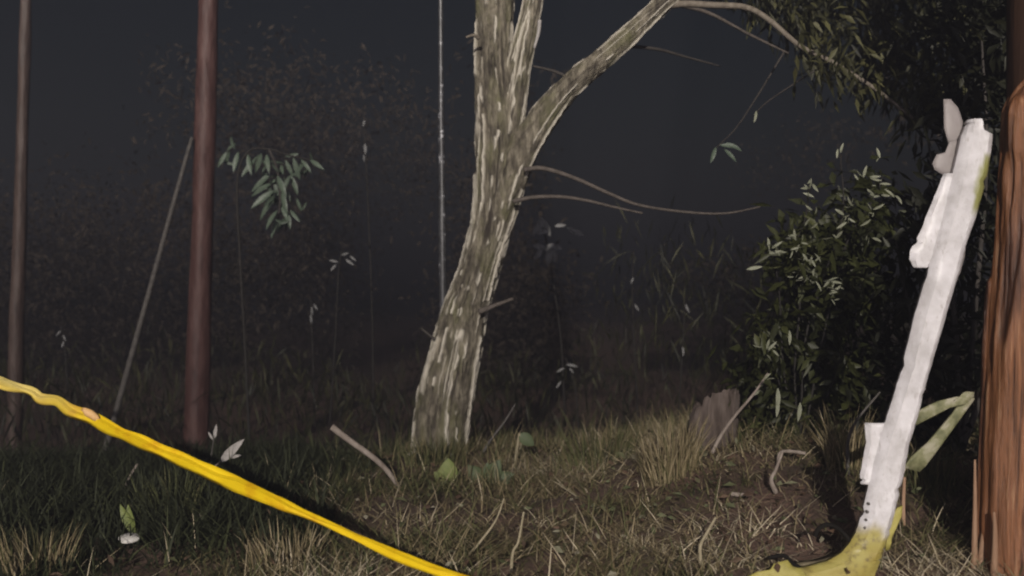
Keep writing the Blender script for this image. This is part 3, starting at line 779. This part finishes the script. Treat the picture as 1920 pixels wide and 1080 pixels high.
# orientation of the sweep's axes decides which side is which
T0 = C[1] - C[0]; X0 = np.cross(T0, [0, 1.0, 0]); SIGN = 1 if X0[0] > 0 else -1
Y0 = np.cross(X0, T0); SIGN2 = 1 if Y0[1] < 0 else -1
tube('shaft', Pp, [0.155, 0.152, 0.150, 0.148, 0.143], M['pole_timber'], stub, 160, 420, stub_disp)
for (pts, w0, w1, mt) in [([(1826, 1090), (1828, 960), (1828, 862)], 14, 4, 'splinter'), ([(1838, 1095), (1842, 1040), (1846, 985)], 26, 8, 'splinter'), ([(1862, 1100), (1866, 1010), (1864, 960)], 16, 5, 'splinter')]:
    front = 0.0 if pts[0][0] < 1850 else -0.125 if pts[0][0] > 1880 else -0.10
    px_twig('splinter', pts, PD + front, w0, w1, M[mt], stub, 0, 20)
rp = gpt(1962, 4.42)
tube_o = tube('utility_pole', [Vector((rp.x, 4.42, rp.z - .2)), at(1962, 500, 4.42), at(1964, -60, 4.42), at(1966, -400, 4.42), at(1968, -760, 4.42)], [.155, .15, .148, .146, .144], M['creosote'], None, 64, 60, small_disp(0.005, 14, 120))
tag(tube_o, 'dark brown timber pole rising behind the top of the splintered pole', 'pole')

# ------------------------------------------------------------------ torn white post leaning on the pole
WD = 3.9
wb = gpt(1640, WD)
post = thing('torn_post', wb, 'bent white metal post with yellow foot leaning against the splintered pole', 'post')

def channel(rows, n_across=9, nsub=6, depth=0.035, attrfn=None, d0=WD, lean=0.0, bow=0.010, rag=0.35):
    """A folded sheet: rows of (y_px, left_px, right_px); edges return backwards."""
    ys_ = np.array([r[0] for r in rows], float); ls = np.array([r[1] for r in rows], float); rs = np.array([r[2] for r in rows], float)
    k = (len(rows) - 1) * nsub + 1
    yy = np.interp(np.linspace(0, len(rows) - 1, k), np.arange(len(rows)), ys_)
    o = np.argsort(ys_)
    ll = np.interp(yy, ys_[o], ls[o]) + rag * RNG.normal(size=k) + (RNG.uniform(size=k) < 0.09) * RNG.uniform(2, 6, k); rr = np.interp(yy, ys_[o], rs[o]) + rag * RNG.normal(size=k) - (RNG.uniform(size=k) < 0.05) * RNG.uniform(2, 5, k)
    V = []; A = []
    for a in range(k):
        dd = d0 + lean * (yy[a] - yy.min()) / 800
        pts = []
        L_ = at(ll[a], yy[a], dd); R_ = at(rr[a], yy[a], dd)
        pts.append(L_ + Vector((0.004, depth, 0)))
        for q in range(n_across):
            u = q / (n_across - 1)
            p = L_.lerp(R_, u)
            p.y += -bow * 2.2 * min(u / 0.3, 1, (1 - u) / 0.22 + 0.25) + 0.003 * float(vnoise(u * 2.2 + 3, yy[a] * 0.010, 130)) + 0.0015 * float(vnoise(u * 9 + 3, yy[a] * 0.06, 131))
            if u == 0 or u == 1:
                p.y += 0.006
            pts.append(p)
        pts.append(R_ + Vector((-0.004, depth, 0)))
        for q, p in enumerate(pts):
            V.append(tuple(p)); A.append((yy[a], (q - 1) / (n_across - 1)))
    m_ = n_across + 2
    Fc = [(a * m_ + q, a * m_ + q + 1, (a + 1) * m_ + q + 1, (a + 1) * m_ + q) for a in range(k - 1) for q in range(m_ - 1)]
    return V, Fc, np.array(A)

def sheet(name, V, Fc, A, mat, parent, th=0.004, yellow=None, primer=None):
    at_ = {}
    if A is not None:
        at_ = {'yellow': yellow(A) if yellow else A[:, 0] * 0, 'primer': primer(A) if primer else A[:, 0] * 0}
    o = mesh_obj(name, V, Fc, mat, parent, True, at_)
    o.data.set_sharp_from_angle(angle=0.45)
    md = o.modifiers.new('thickness', 'SOLIDIFY'); md.thickness = th; md.offset = 1
    return o

rows = [(224, 1815, 1842), (244, 1808, 1846), (252, 1804, 1862), (330, 1786, 1851), (400, 1768, 1832), (462, 1752, 1810), (505, 1741, 1800), (600, 1714, 1772), (700, 1690, 1742), (770, 1668, 1724),
        (830, 1648, 1706), (900, 1632, 1692), (960, 1618, 1678), (1000, 1606, 1668), (1022, 1593, 1661), (1040, 1576, 1654), (1054, 1552, 1650), (1064, 1515, 1646), (1078, 1440, 1641), (1100, 1385, 1634)]
V, Fc, A = channel(rows, 11, 7)
yel_f = lambda A: sstep(975, 1012, A[:, 0] + 14 * vnoise(A[:, 1] * 5 + 9, A[:, 0] * .03, 140))
pri_f = lambda A: sstep(0.70, 0.76, A[:, 1] + 0.05 * vnoise(A[:, 0] * .05, A[:, 1] * 3, 141)) * sstep(285, 300, A[:, 0]) * sstep(410, 385, A[:, 0])
sheet('channel', V, Fc, A, M['white_paint'], post, 0.004, yel_f, pri_f)
# torn flanges on the left edge
V, Fc, A = channel([(325, 1770, 1796), (380, 1748, 1786), (430, 1728, 1776), (470, 1707, 1764), (486, 1706, 1752), (502, 1714, 1742)], 6, 5, 0.012, d0=WD + 0.012, bow=0.004)
sheet('flange', V, Fc, A, M['white_paint'], post, 0.004)
V, Fc, A = channel([(793, 1622, 1664), (830, 1625, 1656), (862, 1619, 1650), (890, 1614, 1642), (908, 1614, 1632)], 5, 5, 0.012, d0=WD + 0.012, bow=0.003)
sheet('flange', V, Fc, A, M['white_paint'], post, 0.004)
V, Fc, A = channel([(455, 1800, 1811), (480, 1795, 1810), (510, 1788, 1802), (550, 1780, 1786)], 4, 5, 0.010, d0=WD + 0.014, bow=0.003)
sheet('flange', V, Fc, A, M['flap'], post, 0.004)

def poly_sheet(name, pts, d, mat, parent, th=0.005, curl=0.0, tilt=0.0):
    """Solid sheet cut to an outline (picture points), gently curled."""
    P_ = [Vector((x, y)) for x, y in pts]
    # refine the outline
    R_ = []
    for a in range(len(P_)):
        p, q = P_[a], P_[(a + 1) % len(P_)]
        for k in range(4):
            R_.append(p.lerp(q, k / 4))
    cx = sum(p.x for p in R_) / len(R_); cy = sum(p.y for p in R_) / len(R_)
    rings = [1.0, 0.66, 0.33]
    V = []; Fc = []
    for s in rings:
        for p in R_:
            x = cx + (p.x - cx) * s; y = cy + (p.y - cy) * s
            u = (x - cx) / 40; v = (y - cy) / 40
            dd = d + curl * u * u + tilt * v + 0.003 * float(vnoise(u * 2 + 9, v * 2 + 9, 150))
            V.append(tuple(at(x, y, dd)))
    n = len(R_)
    V.append(tuple(at(cx, cy, d)))
    for s in range(len(rings) - 1):
        for k in range(n):
            Fc.append((s * n + k, s * n + (k + 1) % n, (s + 1) * n + (k + 1) % n, (s + 1) * n + k))
    b0 = (len(rings) - 1) * n
    for k in range(n):
        Fc.append((b0 + k, b0 + (k + 1) % n, len(V) - 1))
    o = mesh_obj(name, V, Fc, mat, parent, True)
    o.data.set_sharp_from_angle(angle=0.45)
    md = o.modifiers.new('thickness', 'SOLIDIFY'); md.thickness = th; md.offset = 0
    return o

poly_sheet('torn_flap', [(1769, 186), (1782, 186), (1796, 202), (1805, 228), (1806, 268), (1790, 274), (1778, 268), (1770, 240)], WD + 0.06, M['flap'], post, 0.004, 0.02)
poly_sheet('torn_flap', [(1748, 306), (1756, 290), (1772, 286), (1780, 266), (1806, 262), (1804, 300), (1790, 332), (1768, 328), (1752, 318)], WD + 0.05, M['flap'], post, 0.004, 0.015)
# yellow foot: ripped plate that spreads to the left and a tab to the right
poly_sheet('foot_plate', [(1393, 1085), (1420, 1072), (1444, 1068), (1452, 1056), (1476, 1050), (1486, 1062), (1500, 1066), (1515, 1082), (1500, 1110), (1400, 1115)], WD - 0.03, M['yellow_paint'], post, 0.008, 0.0, -0.02)
poly_sheet('yellow_tab', [(1662, 1000), (1668, 970), (1682, 952), (1692, 948), (1690, 968), (1680, 990), (1670, 1012), (1668, 1030), (1660, 1032)], WD + 0.03, M['yellow_paint'], post, 0.006, 0.01)
poly_sheet('side_arm', [(1716, 772), (1758, 752), (1800, 742), (1812, 734), (1825, 735), (1824, 744), (1808, 758), (1780, 764), (1716, 797)], WD + 0.10, M['primer_green'], post, 0.016, 0.0)
poly_sheet('side_arm', [(1796, 760), (1822, 742), (1826, 748), (1780, 812), (1734, 874), (1722, 884), (1694, 876), (1708, 856), (1738, 830), (1776, 786)], WD + 0.12, M['primer_green'], post, 0.016, 0.0)
for (x, y) in [(1815, 300), (1826, 302), (1822, 328), (1627, 960), (1624, 975), (1629, 945), (1622, 990)]:
    a = at(x, y, WD - 0.012)
    tube('bolt_hole', [a, a + Vector((0, 0.012, 0))], [0.005, 0.005], M['dark_deadwood'], post, 10, 4)

# curled olive sheet lying at the foot
V = []; Fc = []; n = 16
for k in range(n):
    u = k / (n - 1)
    x = np.interp(u, [0, .25, .5, .75, 1], [1500, 1540, 1582, 1592, 1560]); y = np.interp(u, [0, .25, .5, .75, 1], [1058, 1054, 1040, 1015, 988])
    for w in (0, 1):
        V.append(tuple(at(x - 14 * w * (1 - u), y - 6 * w, WD + 0.05 + 0.17 * w)))
for k in range(n - 1):
    Fc.append((2 * k, 2 * k + 2, 2 * k + 3, 2 * k + 1))
o = mesh_obj('curled_sheet', V, Fc, M['olive_sheet'])
md = o.modifiers.new('thickness', 'SOLIDIFY'); md.thickness = 0.008
tag(o, 'curled olive brown sheet lying against the yellow foot of the white post', 'scrap metal')

M['shadow_black'] = mat_noise('shadow_black', [(0.3, (0.008, 0.007, 0.006)), (0.7, (0.016, 0.014, 0.012))], 30, 0.9, None, 0.2, 0.01, 0.1)
o = px_twig('shadow_loop', [(1528, 1006), (1536, 990), (1556, 984), (1578, 996), (1598, 1022), (1600, 1046), (1570, 1062), (1520, 1070), (1488, 1058), (1470, 1042), (1440, 1046)], 3.93, 9, 8, M['shadow_black'], None, 0.0, 70)  # added dark loop, modelled in place of the foot's cast shadow
tag(o, 'dark loop standing for the shadow left of the yellow foot of the white post', 'shadow_loop')

# ------------------------------------------------------------------ tape
tp = [(-900, 330, 5.2, 22), (-420, 540, 4.7, 26), (-120, 668, 4.4, 26), (0, 718, 4.25, 25), (55, 733, 4.2, 22), (75, 748, 4.18, 26), (105, 752, 4.15, 24), (130, 770, 4.1, 28), (170, 784, 4.05, 30), (210, 806, 4.0, 29), (300, 845, 3.9, 31), (400, 890, 3.8, 34),
      (470, 921, 3.72, 32), (540, 951, 3.66, 22), (610, 981, 3.6, 15), (690, 1018, 3.53, 19), (750, 1045, 3.47, 21), (820, 1071, 3.4, 19), (890, 1094, 3.35, 19), (1050, 1150, 3.3, 26), (1300, 1250, 3.1, 26)]
tape_root = thing('barrier_tape', at(0, 718, 4.25), 'bright yellow barrier tape stretched across the lower left', 'tape')
A4 = np.array(tp, float)
nn = 260
ti = np.linspace(0, len(tp) - 1, nn)
pts3 = [at(a[0], a[1], a[2]) for a in tp]
C, Wd = spline(pts3, [a[3] / F * a[2] / 2 for a in tp], nn)
Wd = Wd * 0.82
V = []; Fc = []; fad = []
for k in range(nn):
    T_ = Vector(C[min(k + 1, nn - 1)] - C[max(k - 1, 0)]).normalized()
    upv = Vector((0, -1, 0)).cross(T_).normalized()
    if upv.z < 0:
        upv = -upv
    px = float(np.interp(ti[k], np.arange(len(tp)), A4[:, 0]))
    wob = 0.003 * float(vnoise(px * .03 + 20, 0, 160))
    tilt = 0.35 * float(vnoise(px * .008 + 20, 3, 161)) + (0.55 if px > 520 else 0.1)
    w = Wd[k] + wob
    fd = 0.4 * float(vnoise(px * .02, 8, 163))
    for q, (s, yo) in enumerate([(1, 0.35), (0.62 + fd, 0.22), (0.30 + fd, -0.42), (-0.45, -0.12 + fd), (-1, 0.22)]):
        V.append(tuple(Vector(C[k]) + upv * w * s + Vector((0, w * (yo + tilt * s * 0.6), 0))))
        fad.append(float(sstep(200, 20, px)) * (0.5 if s < 0 else 0.85))
for k in range(nn - 1):
    for q in range(4):
        Fc.append((k * 5 + q, k * 5 + q + 1, (k + 1) * 5 + q + 1, (k + 1) * 5 + q))
o = mesh_obj('band', V, Fc, M['tape'], tape_root, True, {'faded': fad})
o.data.set_sharp_from_angle(angle=0.35)
md = o.modifiers.new('thickness', 'SOLIDIFY'); md.thickness = 0.0012
# the crumpled join
n1_, n2_ = 10, 12; V = []; Fc = []
kc = at(170, 777, 4.03)
for a in range(n1_ + 1):
    for b_ in range(n2_):
        ph = math.pi * a / n1_; th_ = 2 * math.pi * b_ / n2_
        rr = 1 + 0.18 * float(vnoise(a * .9 + 5, b_ * .9 + 5, 170))
        V.append(tuple(kc + Vector((0.042 * rr * math.cos(ph) * 0.75, 0.010 * rr * math.sin(ph) * math.cos(th_), 0.019 * rr * math.sin(ph) * math.sin(th_) - 0.016 * math.cos(ph)))))
for a in range(n1_):
    for b_ in range(n2_):
        Fc.append((a * n2_ + b_, a * n2_ + (b_ + 1) % n2_, (a + 1) * n2_ + (b_ + 1) % n2_, (a + 1) * n2_ + b_))
mesh_obj('knot', V, Fc, M['knot'], tape_root)

# ------------------------------------------------------------------ grass
def blades(P, H, Wd, lean_az, lean, curve, tone, seg=4):
    n = len(P)
    P = np.asarray(P, float)
    az = np.stack([np.cos(lean_az), np.sin(lean_az), np.zeros(n)], 1)
    side_az = lean_az + RNG.uniform(-1.2, 1.2, n) + np.pi / 2
    S = np.stack([np.cos(side_az), np.sin(side_az), np.zeros(n)], 1)
    rows_ = []
    p = P.copy()
    for k in range(seg + 1):
        u = k / seg
        w = (Wd * (1 - u) ** 0.7 * 0.5)[:, None]
        rows_.append(np.stack([p - S * w, p + S * w], 1))
        a = lean + curve * u
        p = p + (np.sin(a)[:, None] * az + np.cos(a)[:, None] * np.array([0, 0, 1.0])) * (H / seg)[:, None]
        zmin = gz(p[:, 0], p[:, 1]) + 0.004 + 0.02 * (tone % 0.1) * 10
        p[:, 2] = np.maximum(p[:, 2], zmin)
    V = np.stack(rows_, 1).reshape(-1, 3)
    nvb = (seg + 1) * 2
    b = (np.arange(n) * nvb)[:, None, None]
    q = np.array([[2 * k, 2 * k + 1, 2 * k + 3, 2 * k + 2] for k in range(seg)])[None]
    Fc = (b + q).reshape(-1, 4)
    return V, Fc, np.repeat(tone, nvb)

def scatter(n, fn):
    d = np.sqrt(RNG.uniform(2.9 ** 2, 9.2 ** 2, n)); px = RNG.uniform(-250, 2170, n)
    x = (px - 960) / F * d
    k = RNG.uniform(0, 1, n) < fn(x, d)
    x, d = x[k], d[k]
    return np.stack([x, d, gz(x, d) - 0.01], 1)

soil_px = lambda x, y: np.exp(-((x - 0.98) / 0.42) ** 2 - ((y - 4.75) / 0.62) ** 2)
soil2 = lambda x, y: np.exp(-((x + 0.72) / 0.30) ** 2 - ((y - 4.1) / 0.35) ** 2)
allV = []; allF = []; allT = []; off = 0
def add(P, H, W_, az, lean, curve, tone, seg=4):
    global off
    V, Fc, T_ = blades(P, H, W_, az, lean, curve, tone, seg)
    allV.append(V); allF.append(Fc + off); allT.append(T_); off += len(V)

footclear = lambda x, y: (1 - 0.75 * sstep(60, 35, np.abs(960 + x / y * F - 243)) * sstep(dsc - 0.75, dsc - 0.65, y) * sstep(dsc + 0.12, dsc + 0.04, y)) * (1 - sstep(0.72, 0.80, x) * sstep(1.42, 1.34, x) * sstep(3.98, 3.90, y)) * (1 - 0.95 * sstep(0.98, 1.02, x) * sstep(1.28, 1.24, x) * sstep(4.3, 4.2, y))
def gloom(x, y):      # grass and weeds coloured dark on the left, where the light fails
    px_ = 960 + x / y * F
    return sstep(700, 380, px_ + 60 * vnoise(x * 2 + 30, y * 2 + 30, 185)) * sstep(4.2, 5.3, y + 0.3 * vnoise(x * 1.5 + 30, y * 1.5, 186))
dens = lambda x, y: footclear(x, y) * np.clip((0.22 + 0.78 * sstep(-0.35, 0.3, vnoise(x * 2.2 + 60, y * 2.2 + 60, 180) + 0.7 * vnoise(x * 7 + 60, y * 7 + 60, 187))) * (1 - 0.72 * soil_px(x, y)) * (1 - 0.35 * soil2(x, y)), 0, 1)
# matted dry straw
P = scatter(120000, dens); n = len(P)
tn = np.clip(0.55 + 0.34 * vnoise(P[:, 0] * 1.6 + 70, P[:, 1] * 1.6 + 70, 181) + 0.22 * vnoise(P[:, 0] * 5 + 70, P[:, 1] * 5 + 70, 182) + RNG.normal(0, 0.17, n) + 0.10 * sstep(-0.8, 0.3, P[:, 0]) - 0.30 * sstep(-0.55, -1.5, P[:, 0]) - 0.55 * gloom(P[:, 0], P[:, 1]), 0, 1)  # tone also lowered leftward as painted shade
add(P, RNG.uniform(0.07, 0.24, n), RNG.uniform(0.004, 0.0085, n), RNG.uniform(0, 2 * np.pi, n), RNG.uniform(0.95, 1.50, n), RNG.uniform(-0.35, 0.7, n), tn)
# green upright blades
P = scatter(27000, lambda x, y: dens(x, y) * np.clip(0.35 + 0.5 * sstep(0.2, -1.2, x) + 0.4 * sstep(5.2, 6.6, y), 0, 1)); n = len(P)
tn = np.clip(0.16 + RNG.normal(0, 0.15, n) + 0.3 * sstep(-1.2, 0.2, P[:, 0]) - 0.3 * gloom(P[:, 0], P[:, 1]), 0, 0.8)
add(P, RNG.uniform(0.08, 0.26, n) * (0.75 + 0.35 * sstep(5, 6.5, P[:, 1])), RNG.uniform(0.004, 0.009, n), RNG.uniform(0, 2 * np.pi, n), RNG.uniform(0.05, 0.55, n), RNG.uniform(0.2, 1.3, n), tn)
# bright stray straws
P = scatter(2600, lambda x, y: dens(x, y) * (1 - 0.9 * gloom(x, y))); n = len(P)
add(P, RNG.uniform(0.08, 0.24, n), RNG.uniform(0.004, 0.008, n), RNG.uniform(0, 2 * np.pi, n), RNG.uniform(0.3, 1.2, n), RNG.uniform(0, 0.5, n), np.clip(RNG.normal(0.93, 0.06, n), 0, 1))
# low weeds on the left, missing light put into their dark tone
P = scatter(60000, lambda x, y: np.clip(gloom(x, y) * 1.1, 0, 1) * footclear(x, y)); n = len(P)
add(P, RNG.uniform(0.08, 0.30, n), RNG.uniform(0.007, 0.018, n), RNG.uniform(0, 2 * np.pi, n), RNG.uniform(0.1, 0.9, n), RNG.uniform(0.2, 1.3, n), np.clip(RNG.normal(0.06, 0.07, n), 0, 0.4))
# litter on the bare soil
P = scatter(14000, lambda x, y: 0.55 * np.maximum(soil_px(x, y), soil2(x, y))); n = len(P)
add(P, RNG.uniform(0.02, 0.08, n), RNG.uniform(0.004, 0.009, n), RNG.uniform(0, 2 * np.pi, n), RNG.uniform(1.0, 1.5, n), RNG.uniform(-0.2, 0.4, n), np.clip(RNG.normal(0.55, 0.2, n), 0, 1), 3)
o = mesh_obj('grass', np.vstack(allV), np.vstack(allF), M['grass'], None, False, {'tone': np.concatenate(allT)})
tag(o, 'matted dry and green grass covering the bank', 'grass', kind='stuff')

# fallen leaves, leafy weeds and crumbs of bark among the straw
Q_ = scatter(9000, lambda x, y: (1 - 0.7 * gloom(x, y)) * (0.4 + 0.6 * soil_px(x, y))); n = len(Q_)
Q_[:, 2] += RNG.uniform(0.015, 0.06, n)
V, Fc = leaves_arrays(Q_, np.stack([RNG.normal(size=n), RNG.normal(size=n), RNG.uniform(-0.3, 0.8, n)], 1), RNG.uniform(0.02, 0.07, n), RNG.uniform(0.010, 0.030, n))
M['litter_leaf'] = mat_tone('litter_leaf', [(0.0, (0.035, 0.022, 0.015)), (0.45, (0.12, 0.075, 0.050)), (0.6, (0.075, 0.085, 0.040)), (0.85, (0.11, 0.12, 0.06)), (1.0, (0.30, 0.27, 0.21))], 0.7, 0.2)
o = mesh_obj('leaf_litter', V, Fc, M['litter_leaf'], None, False, {'tone': np.repeat(RNG.uniform(0, 1, n), 5)})
tag(o, 'small brown fallen leaves and weeds scattered through the straw', 'leaf litter', kind='stuff')

# tall dry tuft and smaller tufts: things of their own
def tuft(label, px, d, spread, n, h, tone, group='grass tufts'):
    global allV, allF, allT, off
    c = gpt(px, d)
    allV = []; allF = []; allT = []; off = 0
    a = RNG.uniform(0, 2 * np.pi, n); r = spread * np.sqrt(RNG.uniform(0, 1, n))
    P = np.stack([c.x + r * np.cos(a), c.y + r * np.sin(a), np.zeros(n)], 1); P[:, 2] = gz(P[:, 0], P[:, 1]) - 0.01
    add(P, RNG.uniform(h * 0.45, h, n), RNG.uniform(0.005, 0.010, n), a + RNG.normal(0, 0.6, n), RNG.uniform(0.0, 0.35, n), RNG.uniform(0.1, 1.0, n), np.clip(RNG.normal(tone, 0.15, n), 0, 1), 5)
    o = mesh_obj('grass_tuft', np.vstack(allV), np.vstack(allF), M['grass'], None, False, {'tone': np.concatenate(allT)})
    tag(o, label, 'grass tuft', group)
tuft('tall tan grass tuft standing in front of the stump', 1258, 5.4, 0.13, 380, 0.32, 0.66)
tuft('tan grass tuft between the shrub and the flange of the white post', 1585, 5.2, 0.10, 200, 0.34, 0.60)
tuft('green grass tuft on the crest right of the pale upright blade', 1120, 6.3, 0.22, 260, 0.30, 0.35)
tuft('green grass tuft hugging the foot of the forked tree', 822, 6.62, 0.2, 340, 0.22, 0.36)
tuft('straggly pale grass tuft by the lower left corner', 70, 4.4, 0.14, 140, 0.24, 0.60)
tuft('pale grass tuft below the yellow tape in the lit straw', 540, 4.3, 0.14, 180, 0.20, 0.75)
tuft('dark green grass tuft right of the white scrap', 330, 5.4, 0.2, 260, 0.28, 0.22)
tuft('thin green grass tuft at the right of the yellow tab', 1745, 4.9, 0.12, 160, 0.28, 0.35)

# ------------------------------------------------------------------ haze added so that light falls off with distance
x0, x1, y0, y1, z0, z1 = -46, 46, -9, 92, -2.2, 5.6
V = [(x, y, z) for z in (z0, z1) for y in (y0, y1) for x in (x0, x1)]
Fc = [(0, 2, 3, 1), (4, 5, 7, 6), (0, 1, 5, 4), (2, 6, 7, 3), (0, 4, 6, 2), (1, 3, 7, 5)]
m = bpy.data.materials.new('haze'); m.use_nodes = True
N = m.node_tree.nodes; N.remove(N['Principled BSDF'])
pv = N.new('ShaderNodeVolumePrincipled')
pv.inputs['Color'].default_value = (0.50, 0.505, 0.63, 1)
pv.inputs['Density'].default_value = 0.055
pv.inputs['Anisotropy'].default_value = 0.66
m.node_tree.links.new(pv.outputs[0], N['Material Output'].inputs['Volume'])
tag(mesh_obj('haze', V, Fc, m, None, False), 'thin haze added through the whole scene so that light fades with distance', 'haze', kind='stuff')
